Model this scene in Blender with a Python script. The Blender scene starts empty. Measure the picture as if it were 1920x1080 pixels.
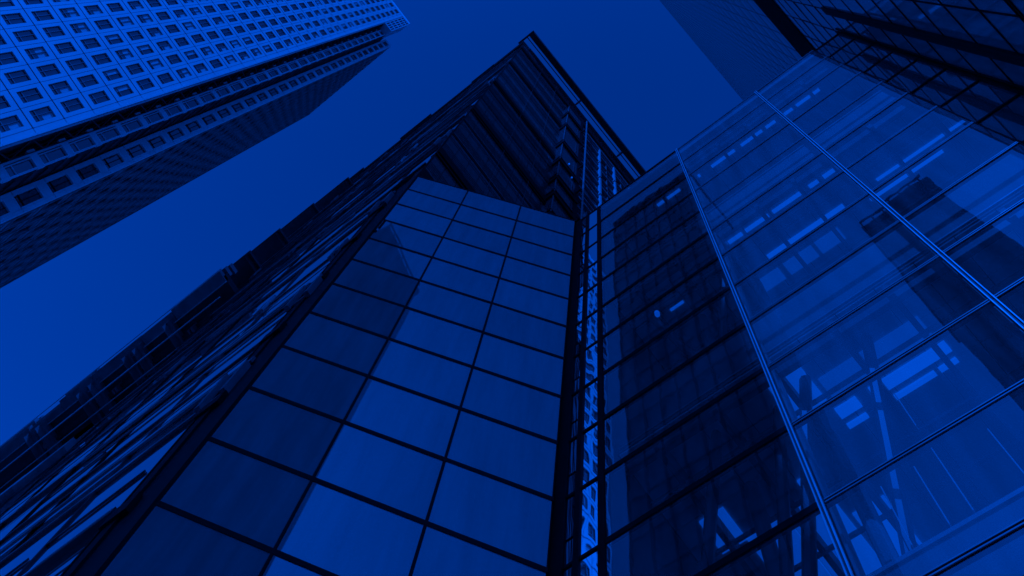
import bpy, math, random
from mathutils import Vector, Matrix
random.seed(7)
scene = bpy.context.scene
col = scene.collection
R = math.radians

# ------------------------------------------------------------------ camera
# the lens looks almost straight up; the frame is the lower part of its image circle
cam_d = bpy.data.cameras.new('camera')
cam = bpy.data.objects.new('camera', cam_d); col.objects.link(cam); scene.camera = cam
cam_d.sensor_width = 36.0; cam_d.sensor_fit = 'HORIZONTAL'
F, PX, PY, ZX, ZY = 952.0, 971.0, -82.0, 1118.2, -87.4
zen = Vector((ZX - PX, ZY - PY, F)).normalized()
ex = Vector((1, 0, 0)); ex = (ex - ex.dot(zen) * zen).normalized(); ey = zen.cross(ex)
az = R(-39.34)
uu = math.cos(az) * ex + math.sin(az) * ey      # world X in lens axes
vv = -math.sin(az) * ex + math.cos(az) * ey     # world Y in lens axes
m = Matrix(((uu[0], -uu[1], -uu[2]), (vv[0], -vv[1], -vv[2]), (zen[0], -zen[1], -zen[2])))
cam.matrix_world = m.to_4x4()
cam_d.lens = F / 1920 * 36.0
cam_d.shift_x = -(PX - 960) / 1920
cam_d.shift_y = (PY - 540) / 1920
cam_d.clip_start = 0.05; cam_d.clip_end = 5000
scene.render.resolution_x = 1024; scene.render.resolution_y = 576

# ------------------------------------------------------------------ sky and sun (deep blue light)
TINT = (0.0, 0.111, 1.0)
SUN_EL, SUN_DIR = R(36), Vector((0.387, -0.922, 0))
w = bpy.data.worlds.new("World"); scene.world = w; w.use_nodes = True
nt = w.node_tree; nt.nodes.clear()
sky = nt.nodes.new('ShaderNodeTexSky'); sky.sky_type = 'NISHITA'; sky.sun_disc = False
sky.sun_elevation = SUN_EL; sky.sun_rotation = math.atan2(SUN_DIR.x, SUN_DIR.y)
sky.air_density = 1.5; sky.dust_density = .7; sky.ozone_density = 1.0
bw = nt.nodes.new('ShaderNodeRGBToBW')
mul = nt.nodes.new('ShaderNodeVectorMath'); mul.operation = 'SCALE'; mul.inputs[0].default_value = TINT
bg = nt.nodes.new('ShaderNodeBackground'); bg.inputs['Strength'].default_value = 0.12
out = nt.nodes.new('ShaderNodeOutputWorld')
nt.links.new(sky.outputs[0], bw.inputs[0]); nt.links.new(bw.outputs[0], mul.inputs['Scale'])
nt.links.new(mul.outputs[0], bg.inputs[0]); nt.links.new(bg.outputs[0], out.inputs[0])
sun_d = bpy.data.lights.new('sun', 'SUN'); sun_d.energy = 3.2; sun_d.angle = R(0.5); sun_d.color = TINT
sun = bpy.data.objects.new('sun', sun_d); col.objects.link(sun)
sd = Vector((SUN_DIR.x * math.cos(SUN_EL), SUN_DIR.y * math.cos(SUN_EL), math.sin(SUN_EL)))
sun.rotation_euler = sd.to_track_quat('Z', 'Y').to_euler()
scene.view_settings.view_transform = 'Standard'; scene.view_settings.look = 'None'
scene.view_settings.exposure = 0.52; scene.view_settings.gamma = 1.0

# ------------------------------------------------------------------ materials
def new_mat(name):
    mt = bpy.data.materials.new(name); mt.use_nodes = True
    return mt, mt.node_tree, mt.node_tree.nodes['Principled BSDF']
def noise_node(t, scale, detail=4.0):
    tc = t.nodes.new('ShaderNodeTexCoord'); n = t.nodes.new('ShaderNodeTexNoise')
    n.inputs['Scale'].default_value = scale; n.inputs['Detail'].default_value = detail
    t.links.new(tc.outputs['Object'], n.inputs['Vector']); return n
def matte(name, c, rough=0.7, var=0.25, scale=0.8, metal=0.0, bump=0.0, spec=0.5):
    mt, t, p = new_mat(name)
    n = noise_node(t, scale, 6); r = t.nodes.new('ShaderNodeValToRGB')
    a = c * (1 - var); b = c * (1 + var)
    r.color_ramp.elements[0].position = 0.3; r.color_ramp.elements[1].position = 0.7
    r.color_ramp.elements[0].color = (a, a, a, 1); r.color_ramp.elements[1].color = (b, b, b, 1)
    t.links.new(n.outputs[0], r.inputs[0]); t.links.new(r.outputs[0], p.inputs['Base Color'])
    p.inputs['Roughness'].default_value = rough; p.inputs['Metallic'].default_value = metal
    p.inputs['Specular IOR Level'].default_value = spec
    if bump:
        bn = t.nodes.new('ShaderNodeBump'); bn.inputs['Strength'].default_value = bump
        t.links.new(n.outputs[0], bn.inputs['Height']); t.links.new(bn.outputs[0], p.inputs['Normal'])
    return mt
def mirror_glass(name, base, refl, wav=0.0, wscale=0.5, rough=0.02, fmin=0.5, zs=1.0, fmax=1.0):
    """coated glazing: dark body under a mirror layer; slow ripples as in real float glass"""
    mt, t, p = new_mat(name)
    p.inputs['Base Color'].default_value = (base, base, base, 1); p.inputs['Roughness'].default_value = 0.6
    p.inputs['Specular IOR Level'].default_value = 0.0
    oi = t.nodes.new('ShaderNodeObjectInfo'); tcb = t.nodes.new('ShaderNodeTexCoord'); mpb = t.nodes.new('ShaderNodeMapping')
    mpb.inputs['Scale'].default_value = (1.6, 1.6, .3)
    nb = t.nodes.new('ShaderNodeTexNoise'); nb.inputs['Scale'].default_value = 1.2; nb.inputs['Detail'].default_value = 7
    t.links.new(tcb.outputs['Object'], mpb.inputs[0]); t.links.new(mpb.outputs[0], nb.inputs['Vector'])
    ad = t.nodes.new('ShaderNodeMath'); ad.operation = 'MULTIPLY_ADD'; ad.inputs[1].default_value = .34
    t.links.new(oi.outputs['Random'], ad.inputs[0]); t.links.new(nb.outputs[0], ad.inputs[2])
    mb_ = t.nodes.new('ShaderNodeMapRange'); mb_.inputs['From Min'].default_value = .3; mb_.inputs['From Max'].default_value = 1.0
    mb_.inputs['To Min'].default_value = base * .72; mb_.inputs['To Max'].default_value = base * 1.3
    t.links.new(ad.outputs[0], mb_.inputs[0]); t.links.new(mb_.outputs[0], p.inputs['Base Color'])
    g = t.nodes.new('ShaderNodeBsdfGlossy'); g.inputs['Roughness'].default_value = rough
    g.inputs['Color'].default_value = (refl, refl, refl, 1)
    fr = t.nodes.new('ShaderNodeFresnel'); fr.inputs['IOR'].default_value = 1.5
    mr = t.nodes.new('ShaderNodeMapRange'); mr.inputs['To Min'].default_value = fmin; mr.inputs['To Max'].default_value = fmax
    mx = t.nodes.new('ShaderNodeMixShader'); o = t.nodes['Material Output']
    t.links.new(fr.outputs[0], mr.inputs[0]); t.links.new(mr.outputs[0], mx.inputs[0])
    t.links.new(p.outputs[0], mx.inputs[1]); t.links.new(g.outputs[0], mx.inputs[2]); t.links.new(mx.outputs[0], o.inputs[0])
    if wav:
        tc = t.nodes.new('ShaderNodeTexCoord'); mp = t.nodes.new('ShaderNodeMapping'); mp.inputs['Scale'].default_value = (1, 1, zs)
        n = t.nodes.new('ShaderNodeTexNoise'); n.inputs['Scale'].default_value = wscale; n.inputs['Detail'].default_value = 1.5
        t.links.new(tc.outputs['Object'], mp.inputs[0]); t.links.new(mp.outputs[0], n.inputs['Vector'])
        b = t.nodes.new('ShaderNodeBump'); b.inputs['Strength'].default_value = 1.0; b.inputs['Distance'].default_value = wav
        t.links.new(n.outputs[0], b.inputs['Height'])
        t.links.new(b.outputs[0], g.inputs['Normal'])
    return mt
def clear_glass(name, dust=0.06, tint=0.85, kr=1.0, wav=0.002, coat=0.0):
    mt, t, p = new_mat(name); o = t.nodes['Material Output']; t.nodes.remove(p)
    tr = t.nodes.new('ShaderNodeBsdfTransparent'); tr.inputs[0].default_value = (tint, tint, tint, 1)
    g = t.nodes.new('ShaderNodeBsdfGlossy'); g.inputs['Roughness'].default_value = 0.01
    fr = t.nodes.new('ShaderNodeFresnel'); fr.inputs['IOR'].default_value = 1.5
    mm = t.nodes.new('ShaderNodeMath'); mm.operation = 'MULTIPLY_ADD'; mm.use_clamp = True; mm.inputs[1].default_value = kr; mm.inputs[2].default_value = coat
    m1 = t.nodes.new('ShaderNodeMixShader')
    ge = t.nodes.new('ShaderNodeNewGeometry'); inv = t.nodes.new('ShaderNodeMath'); inv.operation = 'SUBTRACT'; inv.inputs[0].default_value = 1.0
    t.links.new(ge.outputs['Backfacing'], inv.inputs[1])           # one reflecting face per pane
    mf = t.nodes.new('ShaderNodeMath'); mf.operation = 'MULTIPLY'
    t.links.new(fr.outputs[0], mm.inputs[0]); t.links.new(mm.outputs[0], mf.inputs[0]); t.links.new(inv.outputs[0], mf.inputs[1]); t.links.new(mf.outputs[0], m1.inputs[0])
    t.links.new(tr.outputs[0], m1.inputs[1]); t.links.new(g.outputs[0], m1.inputs[2])
    # dust and dried rain on the outside of the pane
    d = t.nodes.new('ShaderNodeBsdfDiffuse'); d.inputs[0].default_value = (.7, .7, .7, 1)
    tc = t.nodes.new('ShaderNodeTexCoord'); mp = t.nodes.new('ShaderNodeMapping'); mp.inputs['Scale'].default_value = (2.2, 2.2, .35)
    n = t.nodes.new('ShaderNodeTexNoise'); n.inputs['Scale'].default_value = 1.0; n.inputs['Detail'].default_value = 8
    t.links.new(tc.outputs['Object'], mp.inputs[0]); t.links.new(mp.outputs[0], n.inputs['Vector'])
    mr = t.nodes.new('ShaderNodeMapRange'); mr.inputs['From Min'].default_value = .35; mr.inputs['From Max'].default_value = .75
    mr.inputs['To Min'].default_value = dust * .5; mr.inputs['To Max'].default_value = dust * 1.6
    m2 = t.nodes.new('ShaderNodeMixShader')
    t.links.new(n.outputs[0], mr.inputs[0])
    md = t.nodes.new('ShaderNodeMath'); md.operation = 'MULTIPLY'; t.links.new(mr.outputs[0], md.inputs[0]); t.links.new(inv.outputs[0], md.inputs[1]); t.links.new(md.outputs[0], m2.inputs[0])
    t.links.new(m1.outputs[0], m2.inputs[1]); t.links.new(d.outputs[0], m2.inputs[2]); t.links.new(m2.outputs[0], o.inputs[0])
    if wav:
        n2 = t.nodes.new('ShaderNodeTexNoise'); n2.inputs['Scale'].default_value = .6
        t.links.new(tc.outputs['Object'], n2.inputs['Vector'])
        b = t.nodes.new('ShaderNodeBump'); b.inputs['Distance'].default_value = wav; t.links.new(n2.outputs[0], b.inputs['Height'])
        t.links.new(b.outputs[0], g.inputs['Normal'])
    return mt
def lamp_mat(name, s):
    mt, t, p = new_mat(name)
    p.inputs['Emission Color'].default_value = (TINT[0], TINT[1], TINT[2], 1); p.inputs['Emission Strength'].default_value = s
    p.inputs['Base Color'].default_value = (.6, .6, .6, 1)
    return mt
M = {
 'stone': matte('pale_stone', .62, .5, .06, .25, bump=.05),
 'stone_lift': matte('stone_shade_lift', .78, .5, .08, .25),  # lightened stone, standing in for fill light on the shaded strips
 'joint': matte('dark_joint', .06, .8, .1),
 'clad': matte('ribbed_steel_cladding', .24, .42, .3, .6, metal=.4),
 'win': mirror_glass('window_glass', .045, .65, .003, .8, .03, .2),
 'blind': matte('white_blind', .5, .8, .1, 2),
 'winbar': matte('window_bar', .32, .4, .1),
 'black': matte('black_metal', .010, .55, .3, 2, spec=.12),
 'dark': matte('dark_metal', .035, .4, .3, 1.5),
 'steel': matte('grey_steel', .22, .35, .2, 1.2, metal=.3),
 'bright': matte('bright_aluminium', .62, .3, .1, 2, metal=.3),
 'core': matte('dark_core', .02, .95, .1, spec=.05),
 'ledgeglass': mirror_glass('left_face_glass', .06, .95, .002, .35, .02, .72),
 'panel': mirror_glass('atrium_coated_glass', .27, .56, .003, .28, .015, .20, fmax=.42),
 'louvre': mirror_glass('dark_face_glass', .085, .5, .02, .5, .06, .22),
 'spandrel': matte('dark_spandrel', .03, .35, .4, 1.0, spec=.4),
 'clear': clear_glass('clear_facade_glass', .052, .93, 1.2, .003, .18),
 'strip': mirror_glass('dark_reflective_glass', .13, .85, .028, .35, .01, .32),
 'narrow': mirror_glass('narrow_pane_glass', .01, .95, .0065, .8, .015, .75, .6),
 'farglass': mirror_glass('tall_tower_glass', .36, .85, .010, .30, .02, .34),
 'louvre_line': matte('louvre_line', .035, .5, .3),
 'uppergl': mirror_glass('upper_tower_glass', .16, .85, .006, .30, .03, .5),
 'block': matte('grey_block_wall', .38, .95, .3, .2, spec=.05),
 'ceil': matte('ceiling_tile', .55, .8, .05, 1.0),
 'slabedge': matte('slab_edge', .10, .6, .2),
 'interior': matte('interior_grey', .20, .8, .2, .4),
 'lamp': lamp_mat('fluorescent_lamp', .44), 'lamp_soft': lamp_mat('lit_ceiling_panel', .17), 'ceiling_glow': lamp_mat('glowing_ceiling', .36),
 'paving': matte('grey_paving', .22, .8, .25, .3, bump=.2),
 'roofgrey': matte('roof_membrane', .12, .9, .2, .3),
}

# ------------------------------------------------------------------ mesh helpers
class MB:
    """collects boxes, bars and prisms, linked as ONE mesh object"""
    def __init__(s): s.v = []; s.f = []
    def box(s, x0, x1, y0, y1, z0, z1):
        b = len(s.v)
        s.v += [(x0,y0,z0),(x1,y0,z0),(x1,y1,z0),(x0,y1,z0),(x0,y0,z1),(x1,y0,z1),(x1,y1,z1),(x0,y1,z1)]
        s.f += [(b+3,b+2,b+1,b),(b+4,b+5,b+6,b+7),(b,b+1,b+5,b+4),(b+1,b+2,b+6,b+5),(b+2,b+3,b+7,b+6),(b+3,b,b+4,b+7)]
        return s
    def obox(s, o, d, n, a0, a1, b0, b1, z0, z1):
        """box on a vertical plane: origin o, direction d, outward normal n; a along, b outward"""
        b = len(s.v)
        for z in (z0, z1):
            for (a, q) in ((a0,b0),(a1,b0),(a1,b1),(a0,b1)):
                s.v.append((o[0]+d[0]*a+n[0]*q, o[1]+d[1]*a+n[1]*q, z))
        s.f += [(b+3,b+2,b+1,b),(b+4,b+5,b+6,b+7),(b,b+1,b+5,b+4),(b+1,b+2,b+6,b+5),(b+2,b+3,b+7,b+6),(b+3,b,b+4,b+7)]
        return s
    def bar(s, p, q, r, n=6):
        p = Vector(p); q = Vector(q); d = (q - p).normalized()
        a = d.orthogonal().normalized(); c = d.cross(a); b = len(s.v)
        for e in (p, q):
            for i in range(n):
                t = 2*math.pi*i/n; s.v.append(tuple(e + r*(math.cos(t)*a + math.sin(t)*c)))
        for i in range(n): s.f.append((b+i, b+(i+1) % n, b+n+(i+1) % n, b+n+i))
        s.f.append(tuple(b+n-1-i for i in range(n))); s.f.append(tuple(b+n+i for i in range(n)))
        return s
    def prism(s, pts, z0, z1):
        b = len(s.v); n = len(pts)
        s.v += [(x, y, z0) for x, y in pts] + [(x, y, z1) for x, y in pts]
        for i in range(n): s.f.append((b+i, b+(i+1) % n, b+n+(i+1) % n, b+n+i))
        s.f.append(tuple(b+n-1-i for i in range(n))); s.f.append(tuple(b+n+i for i in range(n)))
        return s
    def build(s, name, mat, parent=None, bevel=0):
        me = bpy.data.meshes.new(name); me.from_pydata(s.v, [], s.f); me.validate()
        import bmesh
        bm = bmesh.new(); bm.from_mesh(me); bmesh.ops.recalc_face_normals(bm, faces=bm.faces); bm.to_mesh(me); bm.free()
        me.materials.append(mat)
        o = bpy.data.objects.new(name, me); col.objects.link(o)
        if parent is not None:
            o.parent = parent
            if parent.parent is None: o.matrix_parent_inverse = parent.matrix_basis.inverted()
        if bevel:
            md = o.modifiers.new('bevel', 'BEVEL'); md.width = bevel; md.segments = 2; md.limit_method = 'ANGLE'
        return o
def thing(name, label, cat, loc=(0, 0, 0), group=None):
    o = bpy.data.objects.new(name, None); col.objects.link(o); o.location = loc
    o['label'] = label; o['category'] = cat
    if group: o['group'] = group
    return o
GZ = -1.6

# ------------------------------------------------------------------ ground
g = MB().box(-2500, 2500, -2500, 2500, GZ - 1, GZ).build('ground', M['paving'])
g['kind'] = 'structure'

# ================================================================== pale stone tower, upper left
def stone_tower():
    t = thing('stone_office_tower', 'tall pale stone office tower with square windows and a notched corner', 'office tower', (-110, -50, GZ))
    U = -88.6; H = 230.0; ZP = 4.95; VP = 3.93
    z0 = 77.26; v0 = -37.6
    cols_n = 13; rows = [(z0 + ZP * k) for k in range(-15, 31)]
    # solid body, set back behind the facades
    MB().box(-150, U - .9, -84, -34.6, GZ, H - 1.0).box(-146, -98.2, -34.5, -26.2, GZ, 214).build('core', M['joint'], t)
    # facade of stone panels, each with its joint
    fb = MB(); jg = .05
    ww, wh = 2.36, 3.15
    for j in range(cols_n):
        vc = v0 - VP * j
        for zc in rows:
            if zc < 0: continue
            a0, a1 = vc - VP/2 + jg, vc + VP/2 - jg; b0, b1 = zc - ZP/2 + jg, zc + ZP/2 - jg
            fb.box(U - .5, U, a0, vc - ww/2, b0, b1); fb.box(U - .5, U, vc + ww/2, a1, b0, b1)
            fb.box(U - .5, U, vc - ww/2, vc + ww/2, b0, zc - wh/2); fb.box(U - .5, U, vc - ww/2, vc + ww/2, zc + wh/2, b1)
            fb.box(U - .5, U + .06, a0, a1, b0 , b0 + .22)
    fb.build('facade', M['stone'], t)
    # edge band beside the notch
    eb = MB()
    for zc in rows:
        if zc < 0: continue
        eb.box(U - .5, U + .0, -35.58, -34.72, zc - ZP/2 + jg, zc + ZP/2 - jg)
        eb.box(U - .5, U + .12, -34.66, -34.25, zc - ZP/2 + .02, zc + ZP/2 - .02)
        eb.box(U - .5, U - .08, -34.2, -33.95, zc - ZP/2 + .01, zc + ZP/2 - .01)
    eb.build('edge_band', M['stone'], t)
    # parapet
    MB().box(U - .6, U + .1, -88, -29.6, 227.9, 230).build('parapet', M['stone_lift'], t)
    # windows
    protos = []
    def win_mesh(kind):
        b = MB(); y0, y1, q0, q1 = -ww/2 + .02, ww/2 - .02, -wh/2 + .02, wh/2 - .02
        b.box(-.24, -.10, y0, y0 + .07, q0, q1).box(-.24, -.10, y1 - .07, y1, q0, q1)
        b.box(-.24, -.10, y0, y1, q0, q0 + .07).box(-.24, -.10, y0, y1, q1 - .07, q1)
        b.box(-.23, -.12, y0, y1, q0 + .72, q0 + .79)
        b.box(-.22, -.08, -.09, -.03, q0, q1)
        return b
    fr = win_mesh(0).build('window', M['winbar'], t)
    pane = MB().box(-.33, -.28, -ww/2, ww/2, -wh/2, wh/2).build('pane', M['win'], fr)
    blinds = []
    for (f0, f1, y0, y1) in ((.35, 1, -1.1, 1.1), (.55, 1, -.0, 1.1), (.25, 1, -1.1, -.1), (.6, 1, -1.1, 1.1)):
        b = MB().box(-.275, -.25, y0, y1, -wh/2 + wh*f0 - .3, wh/2 - .1); blinds.append(b)
    blo = [None]*4
    spots = sorted([(zc, j) for j in range(cols_n) for zc in rows if zc > 20], key=lambda a: a[0] + 3*a[1])
    vis = [s for s in spots if s[0] > 33 + 5.0*s[1] and s[1] < 9]
    vis = vis[:96]
    rest = [s for s in spots if s not in vis]
    me_f, me_p = fr.data, pane.data
    bl_me = []
    for b in blinds:
        o = b.build('blind', M['blind'], fr); bl_me.append(o.data); bpy.data.objects.remove(o)
    def put(o, parent, me, name):
        c = bpy.data.objects.new(name, me); col.objects.link(c); c.parent = parent; return c
    first = True
    for (zc, j) in vis:
        if first:
            wnd = fr; first = False
            wnd.matrix_parent_inverse = Matrix.Identity(4); pane.matrix_parent_inverse = Matrix.Identity(4)
        else:
            wnd = put(None, t, me_f, 'window'); put(None, wnd, me_p, 'pane')
        wnd.location = Vector((U, v0 - VP*j, zc)) - t.location
        if random.random() < .42: put(None, wnd, random.choice(bl_me), 'blind')
    fm, pmx, bm_ = MB(), MB(), MB()
    def add(dst, src, off):
        b = len(dst.v); dst.v += [(x+off[0], y+off[1], z+off[2]) for x, y, z in src.v]; dst.f += [tuple(i+b for i in f) for f in src.f]
    wm = win_mesh(0); pm_ = MB().box(-.33, -.28, -ww/2, ww/2, -wh/2, wh/2)
    for (zc, j) in rest:
        off = (U, v0 - VP*j, zc); add(fm, wm, off); add(pmx, pm_, off)
        if random.random() < .35: add(bm_, random.choice(blinds), off)
    far = fm.build('distant_windows', M['winbar'], t); far['kind'] = 'stuff'
    pmx.build('distant_panes', M['win'], far); bm_.build('distant_blinds', M['blind'], far)
    # crown: corner block that closes the notch at the top
    cr = MB()
    zc0 = 207.5
    for k in range(5):
        za = zc0 + k*4.3
        cr.box(U - 5.2, U - .02, -33.9, -29.5, za, za + .7)
        for q in range(5):
            cr.box(U - .6, U, -33.9 + q*1.06, -33.9 + q*1.06 + .28, za + .7, za + 4.3)
            cr.box(U - 5.2 + q*1.1, U - 5.2 + q*1.1 + .3, -30.0, -29.4, za + .7, za + 4.3)
    cr.build('crown', M['stone'], t)
    MB().box(U - 5.1, U - .5, -33.95, -30.0, zc0 + .1, 229).build('crown_glazing', M['win'], t)
    # first recess: bare steel trusses in deep shade, then a strip of wide panes between piers
    U2 = -92.0
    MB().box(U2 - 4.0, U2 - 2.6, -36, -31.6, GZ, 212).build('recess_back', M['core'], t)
    tr = MB(); k = 0; z = 20.0
    while z < 205:
        tr.bar((U - .9, -34.2, z), (U2 + .2, -32.9, z + 2.5), .12); tr.bar((U2 + .2, -32.9, z + 2.5), (U - .9, -34.2, z + 5.0), .10)
        tr.box(U2 - 2, U - 1.2, -34.3, -34.0, z - .14, z + .14)
        tr.bar((U2 - 1.2, -34.2, z), (U2 - .4, -33.1, z + 4.9), .09); tr.bar((U2 - 1.2, -33.1, z), (U2 - .4, -34.2, z + 4.9), .09)
        tr.box(U2 - .8, U2 - .4, -33.6, -33.3, z - .4, z + .4)
        z += ZP
    tr.box(U2 - .9, U2 - .6, -34.1, -33.9, 20, 208).box(U2 - .3, U2 + .1, -33.0, -32.75, 20, 208)
    tr.build('truss', M['dark'], t)
    p2 = MB(); g2 = MB()
    z = 70.4 - ZP*11
    while z < 208:
        p2.box(U2 - .5, U2, -33.5, -29.9, z - .55, z + .55)
        g2.box(U2 - .42, U2 - .36, -32.4, -30.3, z + .7, z + ZP - .7)
        p2.box(U2 - .4, U2 - .2, -32.0, -30.4, z + 1.55, z + 1.66)
        z += ZP
    p2.box(U2 - .3, U2 + .18, -32.75, -32.45, 0, 208).box(U2 - .5, U2 + .05, -30.3, -30.05, 0, 208).box(U2 - .3, U2 + .05, -32.2, -32.05, 0, 208)
    p2.build('pier', M['stone_lift'], t); g2.build('strip_glazing', M['win'], t)
    MB().box(-98.5, U2 - .6, -31.5, -29.9, GZ, 212).build('recess_wall', M['spandrel'], t)
    z = 5.0
    while z < 210:
        MB().box(-96.9, -92.7, -29.85, -29.7, z, z + .12).build('louvre', M['dark'], t); MB().box(-96.9, -92.7, -29.85, -29.6, z + 2.3, z + 2.45).build('louvre', M['dark'], t); z += ZP
    # second strip: windows between stone piers
    U3 = -97.1; va, vb = -29.6, -25.6; H3 = 216.5
    s3 = MB(); w3 = MB(); p3 = MB(); z = 76.04 - 5.0*15 ; ZP3 = 4.95
    vw0, vw1 = -28.75, -26.5
    while z < H3 - 2:
        if z > 3:
            s3.box(U3 - .5, U3, va, vb, z + 1.72, z + ZP3 - 1.72 - .05)
            s3.box(U3 - .5, U3 + .05, va, vw0, z - 1.7, z + 1.7); s3.box(U3 - .5, U3 + .05, vw1, vb, z - 1.7, z - .03); s3.box(U3 - .5, U3 + .05, vw1, vb, z + .03, z + 1.7)
            w3.box(U3 - .32, U3 - .22, vw0, vw1, z - 1.05, z - .97).box(U3 - .33, U3 - .2, -27.6, -27.52, z - 1.7, z + 1.7)
            p3.box(U3 - .42, U3 - .36, vw0, vw1, z - 1.7, z + 1.7)
        z += ZP3
    s3.box(U3 - .3, U3 + .14, -26.05, -25.92, 0, H3).box(U3 - .3, U3 + .1, -25.6, -25.45, 0, H3)
    s3.build('corner_pier', M['stone_lift'], t); w3.build('corner_window_bars', M['black'], t); p3.build('corner_panes', M['win'], t)
    MB().box(-149, U3 - .05, -28, -25.45, H3, H3 + 1.2).build('shoulder_parapet', M['stone_lift'], t)
    # return face, ribbed steel cladding with windows between the ribs, seen at a grazing angle
    rb = MB(); rg = MB(); x = -98.3; V3 = -25.6
    xs = []
    while x > -148:
        xs.append(x); x -= 3.95
    z = 8.0
    while z < H3 - 3:
        rb.box(-148, U3 - .6, V3 - .3, V3, z - .9, z + .75)
        rb.box(-148, U3 - .6, V3 - .3, V3 + .16, z + .78, z + .95)
        rb.box(-148, U3 - .6, V3 - .3, V3 + .10, z - .35, z - .22)
        for xx in xs:
            rb.box(xx - .75, xx + .75, V3 - .3, V3 + .05, z + .97, z + ZP3 - .92)
        z += ZP3
    rb.box(-148.5, -148.0, V3 - .6, V3 + .24, 5, H3)
    for xx in xs: rb.box(xx - .12, xx + .12, V3 - .3, V3 + .22, 5, H3)
    rb.build('ribbed_cladding', M['clad'], t)
    MB().box(-148, U3 - .6, V3 - .5, V3 - .35, 5, H3).build('return_glazing', M['win'], t)
stone_tower()

# ================================================================== dark central tower
CU, CV = -20.04, 4.33
def central_tower():
    t = thing('dark_office_tower', 'dark angular office tower with ledged left face and overhanging roof brim', 'office tower', (-60, 40, GZ))
    HD = 90.0
    MB().box(-174, CU - 1.6, CV + 1.4, 70, GZ, 34).box(-174, CU - 1.6, CV + 7.5, 70, 34, 53).box(-118, CU - 1.6, CV + 1.4, 70, 53, HD - .4).box(-56.5, CU - 1.6, CV + 1.4, CV + 7.4, 34, 53).build('core', M['core'], t)
    # ---- left face: ledges, fins and glass at a grazing angle
    FP = 3.85; BP = 6.6; UA = -23.6
    bays = [UA - BP*i for i in range(23)]
    floors = [-1.2 + FP*k for k in range(25)]
    def solid(u, z):         # open loggia where the floors step back under the upper roof
        return not (u < -57 and 34.5 < z < 53)
    nbr = 0
    for k, z in enumerate(floors):
        if z > HD - 3: continue
        gl = MB(); lt = MB(); dk = MB(); rails = MB()
        for bi in range(len(bays)-1):
            x1, x0 = bays[bi], bays[bi+1]
            if bi == 0 and z > 35: x1 = CU - .15
            if x0 < -116 and z > 33: continue
            if not solid(x0, z + 1) or not solid(x1-.1, z + FP - .6): continue
            r = random.Random(bi*131 + k*17)
            tl = .014 * (r.random() - .5); th = .012*(r.random() - .5)
            # glass facet, very slightly turned in its frame
            b = len(gl.v); ya, yb = CV + .03 + tl, CV + .03 - tl
            for q in (0, .04):
                gl.v += [(x0+.16, ya-th+q, z+.3), (x1-.16, yb-th+q, z+.3), (x1-.16, yb+th+q, z+FP-.02), (x0+.16, ya+th+q, z+FP-.02)]
            gl.f += [(b,b+1,b+2,b+3),(b+7,b+6,b+5,b+4),(b,b+4,b+5,b+1),(b+1,b+5,b+6,b+2),(b+2,b+6,b+7,b+3),(b+3,b+7,b+4,b)]
            d = .03 + .05*r.random()
            if k % 3 == 1: d += .09
            hh = .10 + .10*r.random()
            dk.box(x0 + .02, x1 - .02, CV - d, CV + .5, z, z + hh)
            lt.box(x0, x1, CV - .21, CV - .19, z + .02, z + .08) if k % 3 == 1 else None
            if r.random() < .2: dk.box(x0 + .1, x1 - 1.0, CV - .06, CV + .02, z + FP*.5, z + FP*.5 + .06)
            if k % 2: rails.box(x0, x1, CV - .07, CV - .02, z + 2.9, z + 2.95)
            if nbr < 88 and r.random() < .2 and z > 8:
                nbr += 1
                MB().box(x1 - .5, x1 - .2, CV - d - .16, CV + .4, z - .45, z + .9).box(x1 - 1.2, x1 - .95, CV - d - .12, CV + .4, z - .3, z + .8).box(x1 - 1.3, x1 - .1, CV - d - .05, CV + .3, z + .2, z + .3).build('bracket', M['steel'], t)
        if not gl.v: continue
        gl.build('facade_glazing', M['ledgeglass'], t); o = dk.build('floor_ledge', M['dark'], t)
        if lt.v: lt.build('ledge_trim', M['bright'], o)
        if rails.v: rails.build('sunshade_rail', M['steel'], o)
    for i, x in enumerate(bays):
        top = 34 if x < -57 else HD - 1
        MB().box(x - (.15 if i % 2 else .06), x + (.15 if i % 2 else .06), CV - .05, CV + .5, GZ, top).build('vertical_fin', M['black'], t)
    # dark corner pilaster with clamp blocks
    cp = MB().box(-23.4, CU + .02, CV + .05, CV + 1.2, GZ, 36.2).box(CU - .2, CU + .03, CV - .01, CV + .10, 36.2, HD - 1).box(-23.3, -22.6, CV - .04, CV + .3, GZ, 36).box(-20.9, CU + .05, CV - .05, CV + .6, GZ, 36.5)
    z = 6
    while z < 34:
        cp.box(-23.5, -22.2, CV - .14, CV + .3, z, z + .5); z += FP
    cp.build('corner_pilaster', M['black'], t)
    for z in (18.7, 24.6, 34.2, 44.0):
        x = -22.3 if z < 36 else CU - .3
        MB().box(x - 1.6, x - 1.3, CV - .30, CV + .2, z - .7, z + .9).box(x - .3, x, CV - .26, CV + .2, z - .6, z + .8).box(x - 20, x, CV - .14, CV - .02, z + .9, z + 1.15).box(x - 16, x - .3, CV - .10, CV - .02, z - .55, z - .4).build('corner_bracket', M['steel'], t)
    # ---- upper loggia on the left: roof soffit, paired beams, tie rods
    MB().box(-118, -57, 1.9, CV + 7.4, 53.0, 53.6).build('loggia_soffit', M['spandrel'], t)
    for s in (1.73, 1.69, 1.545, 1.505, 1.39, 1.355, 1.255):
        u0 = -s*52.6
        MB().box(u0 - .30, u0 + .30, 1.95, CV + 7.4, 52.5, 52.98).box(u0 - .30, u0 - .22, 1.95, CV + 7.4, 51.9, 52.497).build('soffit_beam', M['clad'], t)
    lo = MB().bar((-118, 3.4, 51.2), (-57, 3.4, 51.2), .09)
    lo.bar((-118, 5.0, 51.6), (-57, 5.0, 51.6), .07)
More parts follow.
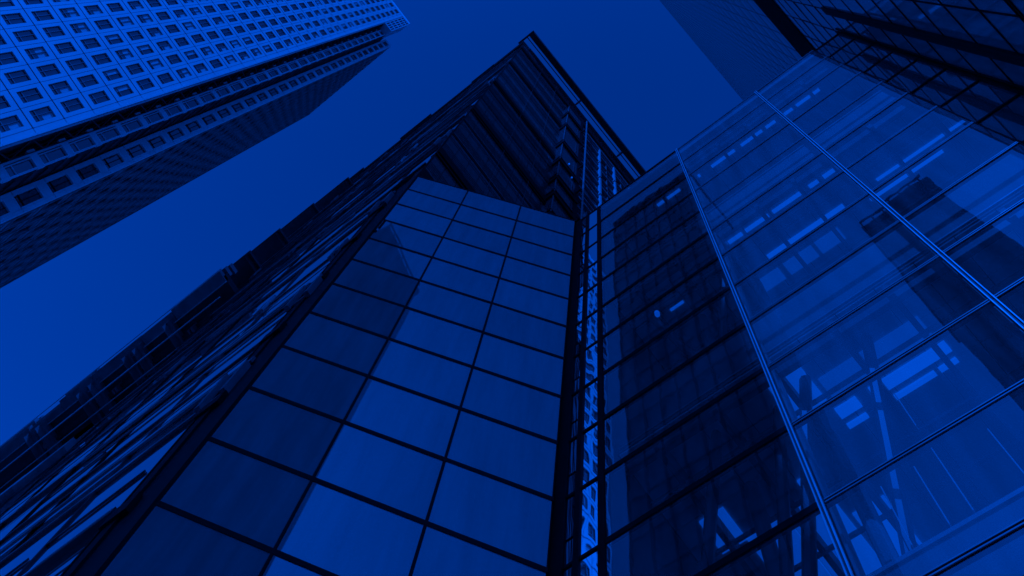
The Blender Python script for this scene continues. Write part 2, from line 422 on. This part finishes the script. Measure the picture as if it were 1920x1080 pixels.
    lo.build('tie_rod', M['bright'], t)
    lr = MB(); x = -57.0; i = 0
    lev = [(1.75, 52.9), (1.6, 53.7), (1.8, 54.4)]
    while x > -118:
        r = random.Random(i); L = 5 + 4*r.random()
        for j, (y, z) in enumerate(lev):
            lr.box(x - L + .1, x, y - .5*r.random() - (.25 if i % 3 == 0 else 0), y + .8, z, z + .28 + .2*r.random())
        x -= L; i += 1
    lr.build('loggia_roof_edge', M['clad'], t)
    for (s0, s1, z, q) in ((1.10, .99, 57.5, .028), (1.0, .90, 64, .031), (.91, .80, 73, .034), (.81, .70, 82, .037)):
        MB().box(-s0*z, -s1*z, q*z, CV + .6, z, z + .3).box(-s0*z + .4, -s1*z - .4, q*z + .25, CV + .6, z - .5, z - .003).build('stepped_roof_edge', M['dark'], t)
    MB().box(-118, -57, 1.0, 1.1, 53.2, 53.36).build('loggia_trim', M['bright'], t); MB().box(-118, -57, 2.5, 2.62, 52.75, 52.97).build('loggia_trim', M['bright'], t)
    pl = MB(); x = -57
    for i in range(9):
        pl.box(x - 6.5, x - .1, CV - .55, CV + .9, 34.1 + .3*(i % 2), 34.9 + .3*(i % 2)); x -= 6.6
    pl.build('loggia_parapet', M['steel'], t)
    # roof edge of the tall part, left
    re_ = MB(); x = -20.0; i = 0
    while x > -112:
        r = random.Random(50 + i); L = 4 + 6*r.random()
        re_.box(x - L + .12, x, CV - .28 - .35*r.random(), CV + 1.3, 90.1, 90.55)
        re_.box(x - L + .05, x, CV - .15 - .2*r.random(), CV + 1.2, 89.0, 89.35)
        x -= L; i += 1
    re_.build('roof_edge', M['dark'], t)
    MB().box(-73, -66, CV - .75, CV - .66, 89.2, 90.6).build('sun_patch_strip', M['bright'], t)  # pale strip added to imitate a patch of sun on the roof edge
    MB().box(-118, CU + .3, CV + 1.3, 70, 89.6, 90.0).build('roof', M['roofgrey'], t)
    # ---- dark face above the atrium: floor bands, louvres, panel joints
    z = 28.6; k = 0
    gz = MB(); bd = MB(); lvv = MB(); jt = MB(); ld = MB()
    V1 = 16.3
    while z < HD - 1:
        heavy = (k % 3 == 0)
        top = min(z + FP, HD)
        gz.box(CU - .3, CU - .04, CV + .1, 62, z + .3, top - .02)
        bd.box(CU - .5, CU + (.16 if heavy else .0), CV + .1, 62, z - (.55 if heavy else .12), z + (.3 if heavy else .10))
        if heavy: MB().box(CU - .5, CU + .12, CV - .02, V1, z - 1.0, z - .80).build('deep_ledge', M['black'], t)
        for q in (.6, .85, 1.1, 1.35, 1.6, 2.9, 3.2):
            lvv.box(CU - .06, CU - .02, CV + .1, 62, z + q, z + q + .09)
        for j in range(9):
            vv_ = CV + 1.4 + 1.45*j
            jt.box(CU - .045, CU - .03, vv_, vv_ + .05, z + .3, top - .02)
        z += FP; k += 1
    gz.build('dark_glazing', M['louvre'], t); bd.build('floor_band', M['black'], t); lvv.build('dark_louvre', M['louvre_line'], t)
    jt.build('panel_joint', M['black'], t)
    MB().bar((CU + .12, 9.7, 30), (CU + .12, 9.7, 89), .022).bar((CU + .12, 13.6, 30), (CU + .12, 13.6, 89), .022).build('facade_cable', M['dark'], t)
    # ---- projecting stair bay with its chevron bands
    BU = -18.95
    by = MB().box(CU - .3, BU - .08, V1 + .08, 19.7, 28, 82)
    by.build('stair_bay', M['louvre'], t)
    for i, z in enumerate((39.5, 43.4, 47.8, 52.0, 55.8, 60.6, 66.3, 73.0, 78.4)):
        MB().box(CU - .9, BU + .16, V1 - .12, 19.8, z - .42, z).box(CU - .7, BU + .06, V1 - .04, 19.8, z + .3, z + .5).box(CU - .7, BU + .04, V1 - .03, 19.8, z + .9, z + 1.0).build('bay_band', M['black'], t)
    MB().box(BU - .1, BU + .02, V1 + .02, V1 + .12, 30, 82).build('bay_corner_trim', M['steel'], t)
    for (y, z) in ((17.9, 62.5), (18.6, 60.0), (17.4, 47)):
        MB().box(BU - .07, BU + .04, y, y + .14, z, z + .2).build('bay_lamp', M['lamp'], t)
    # ---- slender mast beside the bay
    MB().bar((-18.15, 19.82, 20), (-18.15, 19.82, 81.6), .13, 10).build('mast', M['steel'], t)
    sb = MB()
    z = 38
    while z < 80:
        sb.box(-19.4, -18.1, 19.45, 19.6, z, z + .2); z += 6.5
    sb.box(-19.2, -18.9, 19.3, 19.9, 20, 82)
    sb.build('mast_stay', M['black'], t)
    # ---- light-framed wing to the right of the mast
    WU = -19.0
    MB().box(CU - 1, WU - .3, 20.1, 62, 25, 80).build('wing_glazing', M['louvre'], t)
    wl = MB()
    for j, y in enumerate((23.95, 27.35, 31.0, 34.6, 38.3)):
        wf = MB()
        for z in range(40, 80, 5):
            wf.box(WU - .25, WU + .16, y - .13, y + .13, z + .12, z + 4.6)
        wf.build('light_mullion', M['bright'], t)
        for q in (1.2,):
            wl.box(WU - .3, WU - .12, y + q + .5, y + q + .62, 40, 80)
    for z in range(28, 81, 5):
        wl.box(WU - .3, WU + (.0 if z > 55 else -.1), 20.1, 62, z - .25, z + .1)
        wl.box(WU - .3, WU - .05, 20.1, 62, z + 1.2, z + 1.35); wl.box(WU - .3, WU - .05, 20.1, 62, z + 2.6, z + 2.7)
    wl.build('wing_transom', M['steel'], t)
    MB().box(CU - 1, WU + .05, 20.1, 62, 80.0, 80.5).build('wing_roof_edge', M['steel'], t)
    # ---- roof brim: an outrigger frame with sky showing through
    br = MB().box(-18.95, -17.85, 3.7, 64, 92.0, 92.9)
    br.box(-21.4, -17.85, 3.7, 4.05, 92.02, 92.6)
    br.build('roof_brim', M['dark'], t)
    MB().bar((-19.45, 3.9, 92.3), (-19.45, 64, 92.3), .10).build('brim_rail', M['dark'], t)
    for y in (18.7, 30.2, 41.7, 53.2):
        bk = MB().box(-20.9, -18.9, y - .16, y + .16, 91.55, 91.95); bk.build('brim_bracket', M['steel'], t)
    up = MB()
    up.box(-21.4, -20.35, CV + .2, 15.8, 90.1, 91.9).box(-20.5, -20.2, CV, 15.3, 91.3, 91.6)
    up.build('roof_screen', M['spandrel'], t)
    MB().box(-20.6, -20.45, 15.9, 40, 89.2, 89.5).box(-20.35, -20.25, 15.0, 40, 90.6, 90.8).build('roof_rail', M['dark'], t)
    MB().box(-118, CU - .1, CV + .6, 16, 88.2, 89.5).build('top_band', M['spandrel'], t)
central_tower()

# ================================================================== glass atrium: the tilted-plan panel face
ROWS = [34.98 - 2.0*k for k in range(18)]          # transom heights shared with the glass building
def atrium():
    t = thing('glass_atrium', 'tall blue glass atrium front of large panes in three columns', 'glass atrium', (-16, 9, GZ))
    a = Vector((CU, CV)); b = Vector((-12.735, 13.32)); L = (b - a).length; d = (b - a)/L; n = Vector((d.y, -d.x))
    W = L/3
    for i in range(3):
        for k in range(13):
            z1, z0 = ROWS[k] - .05, ROWS[k] - 1.95
            r = random.Random(i*40 + k)
            x0, x1 = i*W + .055, (i+1)*W - .055
            m_ = MB(); tx, tz = .012*(r.random()-.5), .008*(r.random()-.5)
            for (ax, zz) in ((x0, z0), (x1, z0), (x1, z1), (x0, z1)):
                off = tx*((ax - x0)/(x1-x0) - .5)*2 + tz*((zz - z0)/(z1-z0) - .5)*2
                for q in (0.0, -.03):
                    p = a + d*ax + n*(off + q - .02); m_.v.append((p.x, p.y, zz))
            m_.f = [(0,2,4,6), (7,5,3,1), (0,1,3,2), (2,3,5,4), (4,5,7,6), (6,7,1,0)]
            m_.build('glass_pane', M['panel'], t)
    lo = MB()
    for i in range(3): lo.obox(a, d, n, i*W + .05, (i+1)*W - .05, -.06, -.02, GZ, ROWS[13] - .05)
    lo.build('lower_glazing', M['panel'], t)
    MB().obox(a, d, n, 0, L, -.40, -.10, GZ, 35.1).build('backing', M['core'], t)
    for i in range(1, 3):
        MB().obox(a, d, n, i*W - .045, i*W + .045, -.09, .0, GZ, 35.0).build('mullion', M['black'], t)
    for k in range(14):
        z = ROWS[k]
        MB().obox(a, d, n, 0, L, -.095, .004, z - (.06 if k else .03), z + .06).build('transom', M['black'], t)
    # plan wedge behind the panes carries a flat roof
    MB().prism([(a.x - .2, a.y + .6), (b.x - .6, b.y + .1), (CU - .3, 18)], 34.5, 35.0).build('atrium_roof', M['roofgrey'], t)
atrium()

# ================================================================== right-hand glass building
BV = 13.5
def glass_building():
    t = thing('glass_office_building', 'transparent glass office building with lit ceilings behind large panes', 'office building', (0, 20, GZ))
    HB = 34.98
    cols_ = [(-10.70, -4.30), (-4.12, 2.12), (2.28, 6.66)]
    NV = 13
    def jitter(r, m_, x0, x1, z0, z1, y, th=.025, amp=.006):
        tx, tz = amp*(r.random()-.5)*2, amp*(r.random()-.5)*2
        for (ax, zz) in ((x0, z0), (x1, z0), (x1, z1), (x0, z1)):
            off = tx*((ax - x0)/(x1-x0) - .5)*2 + tz*((zz - z0)/(z1-z0) - .5)*2
            for q in (0.0, th): m_.v.append((ax, y + off + q, zz))
        m_.f = [(0,6,4,2), (7,1,3,5), (0,2,3,1), (2,4,5,3), (4,6,7,5), (6,0,1,7)]
        return m_
    for ci, (x0, x1) in enumerate(cols_):
        for k in range(NV):
            jitter(random.Random(ci*90+k), MB(), x0+.02, x1-.02, ROWS[k] - 1.96, ROWS[k] - .04, BV).build('glass_pane', M['clear'], t)
    for k in range(NV):
        jitter(random.Random(500+k), MB(), 6.70, 8.50, ROWS[k] - 1.95, ROWS[k] - .05, BV + .10, amp=.01).build('shaded_pane', M['strip'], t)
        jitter(random.Random(600+k), MB(), -11.70, -10.97, ROWS[k] - 1.96, ROWS[k] - .04, BV + .02, amp=.004).build('narrow_pane', M['narrow'], t)
        jitter(random.Random(700+k), MB(), -12.30, -11.92, ROWS[k] - 1.26, ROWS[k] + .66, BV + .02, amp=.004).build('narrow_pane', M['narrow'], t)
    lo = MB()
    for (x0, x1) in cols_ + [(6.7, 8.5), (-11.7, -10.97), (-12.3, -11.92)]: lo.box(x0, x1, BV, BV + .03, GZ, ROWS[NV] - .04)
    lo.build('lower_glazing', M['clear'], t)
    # frame: corner pilaster, mullions and transoms
    MB().box(-12.98, -12.33, BV - .06, BV + .5, GZ, 35.0).build('pilaster', M['black'], t)
    MB().box(-11.92, -11.70, BV - .05, BV + .3, GZ, 35.0).build('mullion', M['black'], t)
    MB().box(-10.96, -10.70, BV - .05, BV + .3, GZ, 35.0).build('mullion', M['black'], t)
    for xm in (-4.21, 2.20):
        mu = MB().box(xm - .085, xm + .085, BV - .03, BV + .16, GZ, HB).build('mullion', M['dark'], t)
        MB().box(xm - .07, xm - .04, BV - .08, BV - .034, GZ, HB).box(xm + .04, xm + .07, BV - .10, BV - .034, GZ, HB).build('mullion_fin', M['bright'], mu)
        MB().box(xm - .05, xm + .05, BV + .5, BV + .9, 4, HB - .9).build('glass_fin', M['steel'], mu)
    MB().box(6.665, 6.70, BV - .01, BV + .2, GZ, HB).build('edge_trim', M['black'], t)
    MB().box(8.50, 8.63, BV - .06, BV + .3, GZ, 35.0).build('mullion', M['black'], t)
    for k in range(NV + 1):
        z = ROWS[k]
        tr = MB().box(-10.70, 6.66, BV + .0, BV + .12, z - .05, z + .05).box(-12.33, -10.7, BV - .02, BV + .1, z - .035, z + .035)
        tr.box(6.70, 8.50, BV + .06, BV + .2, z - .04, z + .04)
        tr.box(-10.70, -4.3, BV - .03, BV - .002, z - .065, z + .065)
        o = tr.build('transom', M['black'], t)
        MB().box(-4.1, 6.66, BV - .03, BV - .004, z - .04, z - .018).box(-4.1, 6.66, BV - .03, BV - .004, z + .018, z + .04).build('transom_cap', M['steel'], o)
    # roof and enclosing walls
    MB().box(-12.9, 8.6, BV + .3, 40, 34.95, 35.3).build('roof', M['roofgrey'], t)
    MB().box(-12.3, 8.5, 32, 32.4, GZ, 34.9).box(-12.9, -12.4, BV + .6, 32, GZ, 34.9).box(-10.98, -10.7, BV + .35, 24, GZ, 34.9).build('inner_wall', M['interior'], t)
    # floors: deep ceiling voids behind the glass; ceilings of square tiles
    for (z0, z1) in ((33.8, 34.6), (26.0, 27.5), (18.0, 19.75), (10.2, 11.9), (2.3, 4.0)):
        fs = MB().box(-10.6, 8.4, BV + .55, 31.9, z0 + .03, z1).build('floor_slab', M['slabedge'], t)
        ct = MB(); y = BV + .6
        while y < 24:
            x = -10.5
            while x < 8.2:
                ct.box(x, x + 1.46, y, y + 1.46, z0 - .02, z0 + .025); x += 1.5
            y += 1.5
        ct.build('ceiling_tiles', M['ceil'], fs)
        MB().box(-10.4, 8.2, BV + .50, BV + .545, z1 - .10, z1 - .03).box(-10.4, 8.2, BV + .50, BV + .545, z0 + .1, z0 + .14).build('slab_trim', M['steel'], fs)
    # ceiling lamps in rows parallel to the glass
    def lamp(x0, x1, y, z, wd=.10, mat='lamp'):
        MB().box(x0, x1, y - wd, y + wd, z - .10, z - .03).build('ceiling_light', M[mat], t)
    for (x0, x1) in ((-7.3, -5.5), (-4.05, -3.9), (-3.0, -1.2), (-.7, .9), (1.2, 1.9), (2.6, 3.2), (3.5, 5.2)): lamp(x0, x1, 15.1, 33.8, .08)
    for (x0, x1) in ((-4.3, -4.1), (-4.0, -3.2), (-3.0, -1.65), (-1.4, .4), (.7, 1.2), (1.5, 2.15)): lamp(x0, x1, 14.95, 26.0, .08)
    lamp(-2.95, 1.38, 16.5, 26.0, .09)
    for (x0, x1) in ((-4.2, -2.9), (-2.6, -1.0), (-.8, .5)): lamp(x0, x1, 17.45, 26.0, .30, 'lamp_soft')
    lamp(3.3, 8.2, 16.4, 26.0, .05); lamp(2.5, 6.4, 16.9, 26, .12)
    lamp(-2.2, .65, 16.62, 18.0, .17); lamp(-3.5, -2.7, 16.62, 18.0, .17)
    for (x0, x1) in ((-3.5, -2.75), (-1.7, -.2), (-.05, .6)): lamp(x0, x1, 17.1, 18.0, .07)
    lamp(-3.3, .5, 15.75, 18.0, .33, 'lamp_soft')
    lamp(-6.0, -5.2, 17.8, 18.0, .10, 'lamp'); lamp(-8.4, -7.6, 16.0, 26.0, .05)
    for zc in (10.2, 18.0, 26.0, 33.8):
        for x in (-9.2, -7.0, -5.0): lamp(x, x + 1.4, 23.0, zc, .30)  # extra lamps added deep inside to brighten the dim left bay
    # pipes, ducts and beams under the ceilings
    du = MB(); dk = MB()
    for zc in (33.8, 26.0, 18.0, 10.2):
        for y in (15.6, 17.9, 19.5): du.bar((-10.4, y, zc - .45), (8.2, y, zc - .45), .07)
        for x in (-9.0, -6.6, -4.2, -1.8, .3, 2.2, 4.6, 7.0):
            dk.box(x - .10, x + .10, BV + .6, 24, zc - .5, zc - .06)
        dk.box(-10.4, 8.2, 14.25, 14.45, zc - .5, zc - .06)
    du.build('service_pipe', M['steel'], t); dk.build('ceiling_beam', M['dark'], t)
    # diagonal bracing and columns behind the glass
    for (x0, x1, z0, z1, y) in ((-6.4, -3.6, 11.9, 18, 15.2), (-3.6, -1.2, 11.9, 18, 15.2), (-9.6, -7.2, 11.9, 18, 15.2), (-7.2, -5.0, 11.9, 18, 15.6),
                             (-7.6, -5.0, 4, 10.2, 14.6), (-5.0, -2.6, 4, 10.2, 14.6), (-9.8, -7.6, 4, 10.2, 14.6), (-9.5, -6.6, 19.8, 26, 15.3), (-6.6, -4.4, 19.8, 26, 15.3)):
        s = 1 if (x0 * 10) % 2 < 1 else -1
        MB().bar((x0, y, z0 if s > 0 else z1), (x1, y, z1 if s > 0 else z0), .18, 8).build('brace', M['dark'], t)
    for x in (-7.4, -4.2, 2.2, 8.0):
        MB().bar((x, 17.2, GZ), (x, 17.2, 34.6), .26, 12).build('column', M['interior'], t)
    for (x, z0, z1) in ((-2.0, 11.95, 13.6), (-1.4, 11.95, 13.75), (-.05, 12.1, 13.5), (-2.95, 11.9, 13.6), (-1.4, 14.2, 15.3)):
        MB().bar((x, 14.5, z0), (x, 14.5, z1), .018).build('hanger_rod', M['bright'], t)
    for (x, y, z) in ((-5.6, 15.2, 19.0), (-8.6, 15.0, 24.6)):
        MB().bar((x, y, z), (x, y, z + .12), .13, 12).build('round_lamp', M['lamp'], t)
    for (x0, x1, y0, y1) in ((-8.6, -7.05, 18.4, 22.4), (-7.0, -5.4, 18.4, 22.4), (-9.6, -8.6, 17.2, 18.4), (-4.8, -3.5, 14.3, 16.1), (-5.2, -4.0, 19.4, 22.2)):
        MB().box(x0, x1, y0, y1, 17.9, 17.97).build('glowing_ceiling_patch', M['ceiling_glow'], t)  # emission imitates brightly lit ceiling between the braces, no fittings here
glass_building()

# ================================================================== very tall dark glass tower on the right
def tall_tower():
    t = thing('dark_glass_tower', 'very tall dark glass tower with fine mullions rising behind the glass building', 'glass tower', (30, 40, GZ))
    U = 8.64; H = 245; v0, v1 = 8.75, 96.0
    MB().box(U + .5, 75, v0 + .3, v1, GZ, H - .5).build('core', M['core'], t)
    z = 32.17 - 1.827*17; zs = []
    while z < 44.5: zs.append(z); z += 1.827
    vs = [8.75, 9.62, 11.62, 13.62, 15.75, 17.9, 20.0, 22.1]
    lowg = MB()
    n = 0
    for i in range(len(vs)-1):
        for k in range(len(zs)):
            z0 = zs[k] + .05; z1 = (zs[k+1] if k+1 < len(zs) else 44.55) - .05
            if z1 < 12 or (vs[i] > 13 and z1 < 33):
                lowg.box(U + .05, U + .09, vs[i] + .05, vs[i+1] - .05, z0, z1); continue
            r = random.Random(i*71 + k); m_ = MB()
            tx, tz = .012*(r.random()-.5)*2, .008*(r.random()-.5)*2
            for (ay, zz, sx, sz) in ((vs[i]+.05, z0, -1, -1), (vs[i+1]-.05, z0, 1, -1), (vs[i+1]-.05, z1, 1, 1), (vs[i]+.05, z1, -1, 1)):
                for q in (0.0, .03): m_.v.append((U + .05 + tx*sx + tz*sz + q, ay, zz))
            m_.f = [(0,6,4,2), (7,1,3,5), (0,2,3,1), (2,4,5,3), (4,6,7,5), (6,0,1,7)]
            m_.build('glass_pane', M['farglass'], t); n += 1
    lowg.box(U + .05, U + .09, 22.15, v1, GZ, 44.5).build('lower_glazing', M['farglass'], t)
    for k, z in enumerate(zs):
        w_ = .12 if abs(z - 17.55) < .5 else .045
        b = MB().box(U + .02, U + .2, v0, 40, z - .03, z + .03)
        if w_ > .1: b.box(U - .0, U + .2, v0, 13.3, z + .10, z + .14)
        b.build('transom', M['black'], t)
    for v in vs: MB().box(U + .02, U + .2, v - .03, v + .03, GZ, 44.6).build('mullion', M['black'], t)
    # thick piers down the lower facade
    MB().box(U - .09, U + .3, 11.42, 11.95, GZ, 34.3).box(U - .10, U - .06, 11.62, 11.75, GZ, 34.3).build('pier', M['black'], t)
    MB().box(U - .04, U + .3, 13.3, 13.38, GZ, 35.2).build('pier', M['black'], t)
    # louvred plant floor
    pf = MB().box(U + .1, U + .3, v0, v1, 44.5, 51.3); z = 44.6
    while z < 51.2: pf.box(U - .04, U + .1, v0, v1, z, z + .12); z += .33
    pf.build('plant_louvres', M['black'], t)
    # upper shaft
    MB().box(U + .06, U + .12, v0, v1, 51.3, H).build('upper_glazing', M['uppergl'], t)
    tr = MB(); z = 51.4
    while z < H: tr.box(U + .052, U + .1, v0, v1, z, z + .30); tr.box(U + .054, U + .1, v0, v1, z + 1.35, z + 1.45); z += 3.65
    tr.build('floor_line', M['spandrel'], t)
    mu = MB(); v = v0
    while v < v1: mu.box(U + .045, U + .1, v, v + .10, 51.3, H); v += 2.08
    mu.build('fine_mullion', M['dark'], t)
tall_tower()

# ================================================================== office block across the street: it shows only as a reflection in the glass
def far_block():
    t = thing('reflected_office_block', 'dark square office block mirrored in the glass facades', 'office block', (13, -60, GZ))
    x0, x1, y0, y1, H = 6.1, 21.5, -76, -48.4, 110
    MB().box(x0 + .05, x1 - .02, y0 + .05, y1 - .3, GZ, H).build('body', M['roofgrey'], t)
    f = MB(); z = 2
    while z < H - 3:
        f.box(x0, x1, y1 - .3, y1, z, z + 1.3); f.box(x0, x0 + .3, y0, y1, z, z + 1.3); z += 4
    x = x0
    while x < x1: f.box(x, x + .4, y1 - .28, y1 + .1, GZ, H); x += 3.0
    f.build('facade_grid', M['dark'], t)
    rp = MB().box(x0 - .4, x1 + .4, y1 - 1, y1 + .5, H, H + 1.2).box(x0 - .4, x0 + 1, y0, y1, H, H + 1.2)
    x = x0
    while x < x1: rp.box(x, x + .3, y1 - .3, y1, H + 1.2, H + 3.0); x += 2.4
    rp.box(x0, x1, y1 - .3, y1, H + 3.0, H + 3.3)
    rp.build('roof_railing', M['black'], t)
far_block()
def tall_block():
    t = thing('mirrored_tower_block', 'tall dark slab block mirrored in the left bay of the glass building', 'office block', (-28, -37, GZ))
    x0, x1, y0, y1, H = -40, -17.0, -46, -28, 130
    MB().box(x0 + .3, x1 - .05, y0 + .3, y1 - .3, GZ, H).build('body', M['block'], t)
    z = 2
    while z < H - 3:
        MB().box(x0, x1, y1 - .3, y1, z, z + 1.2).build('floor_band', M['block'], t); z += 4.1
    f = MB(); x = x0
    while x < x1: f.box(x, x + .35, y1 - .28, y1 + .1, GZ, H); x += 3.0
    f.build('facade_grid', M['dark'], t)
    MB().box(x0 - .3, x1 + .3, y0, y1 + .3, H, H + 1.5).build('roof_parapet', M['black'], t)
tall_block()
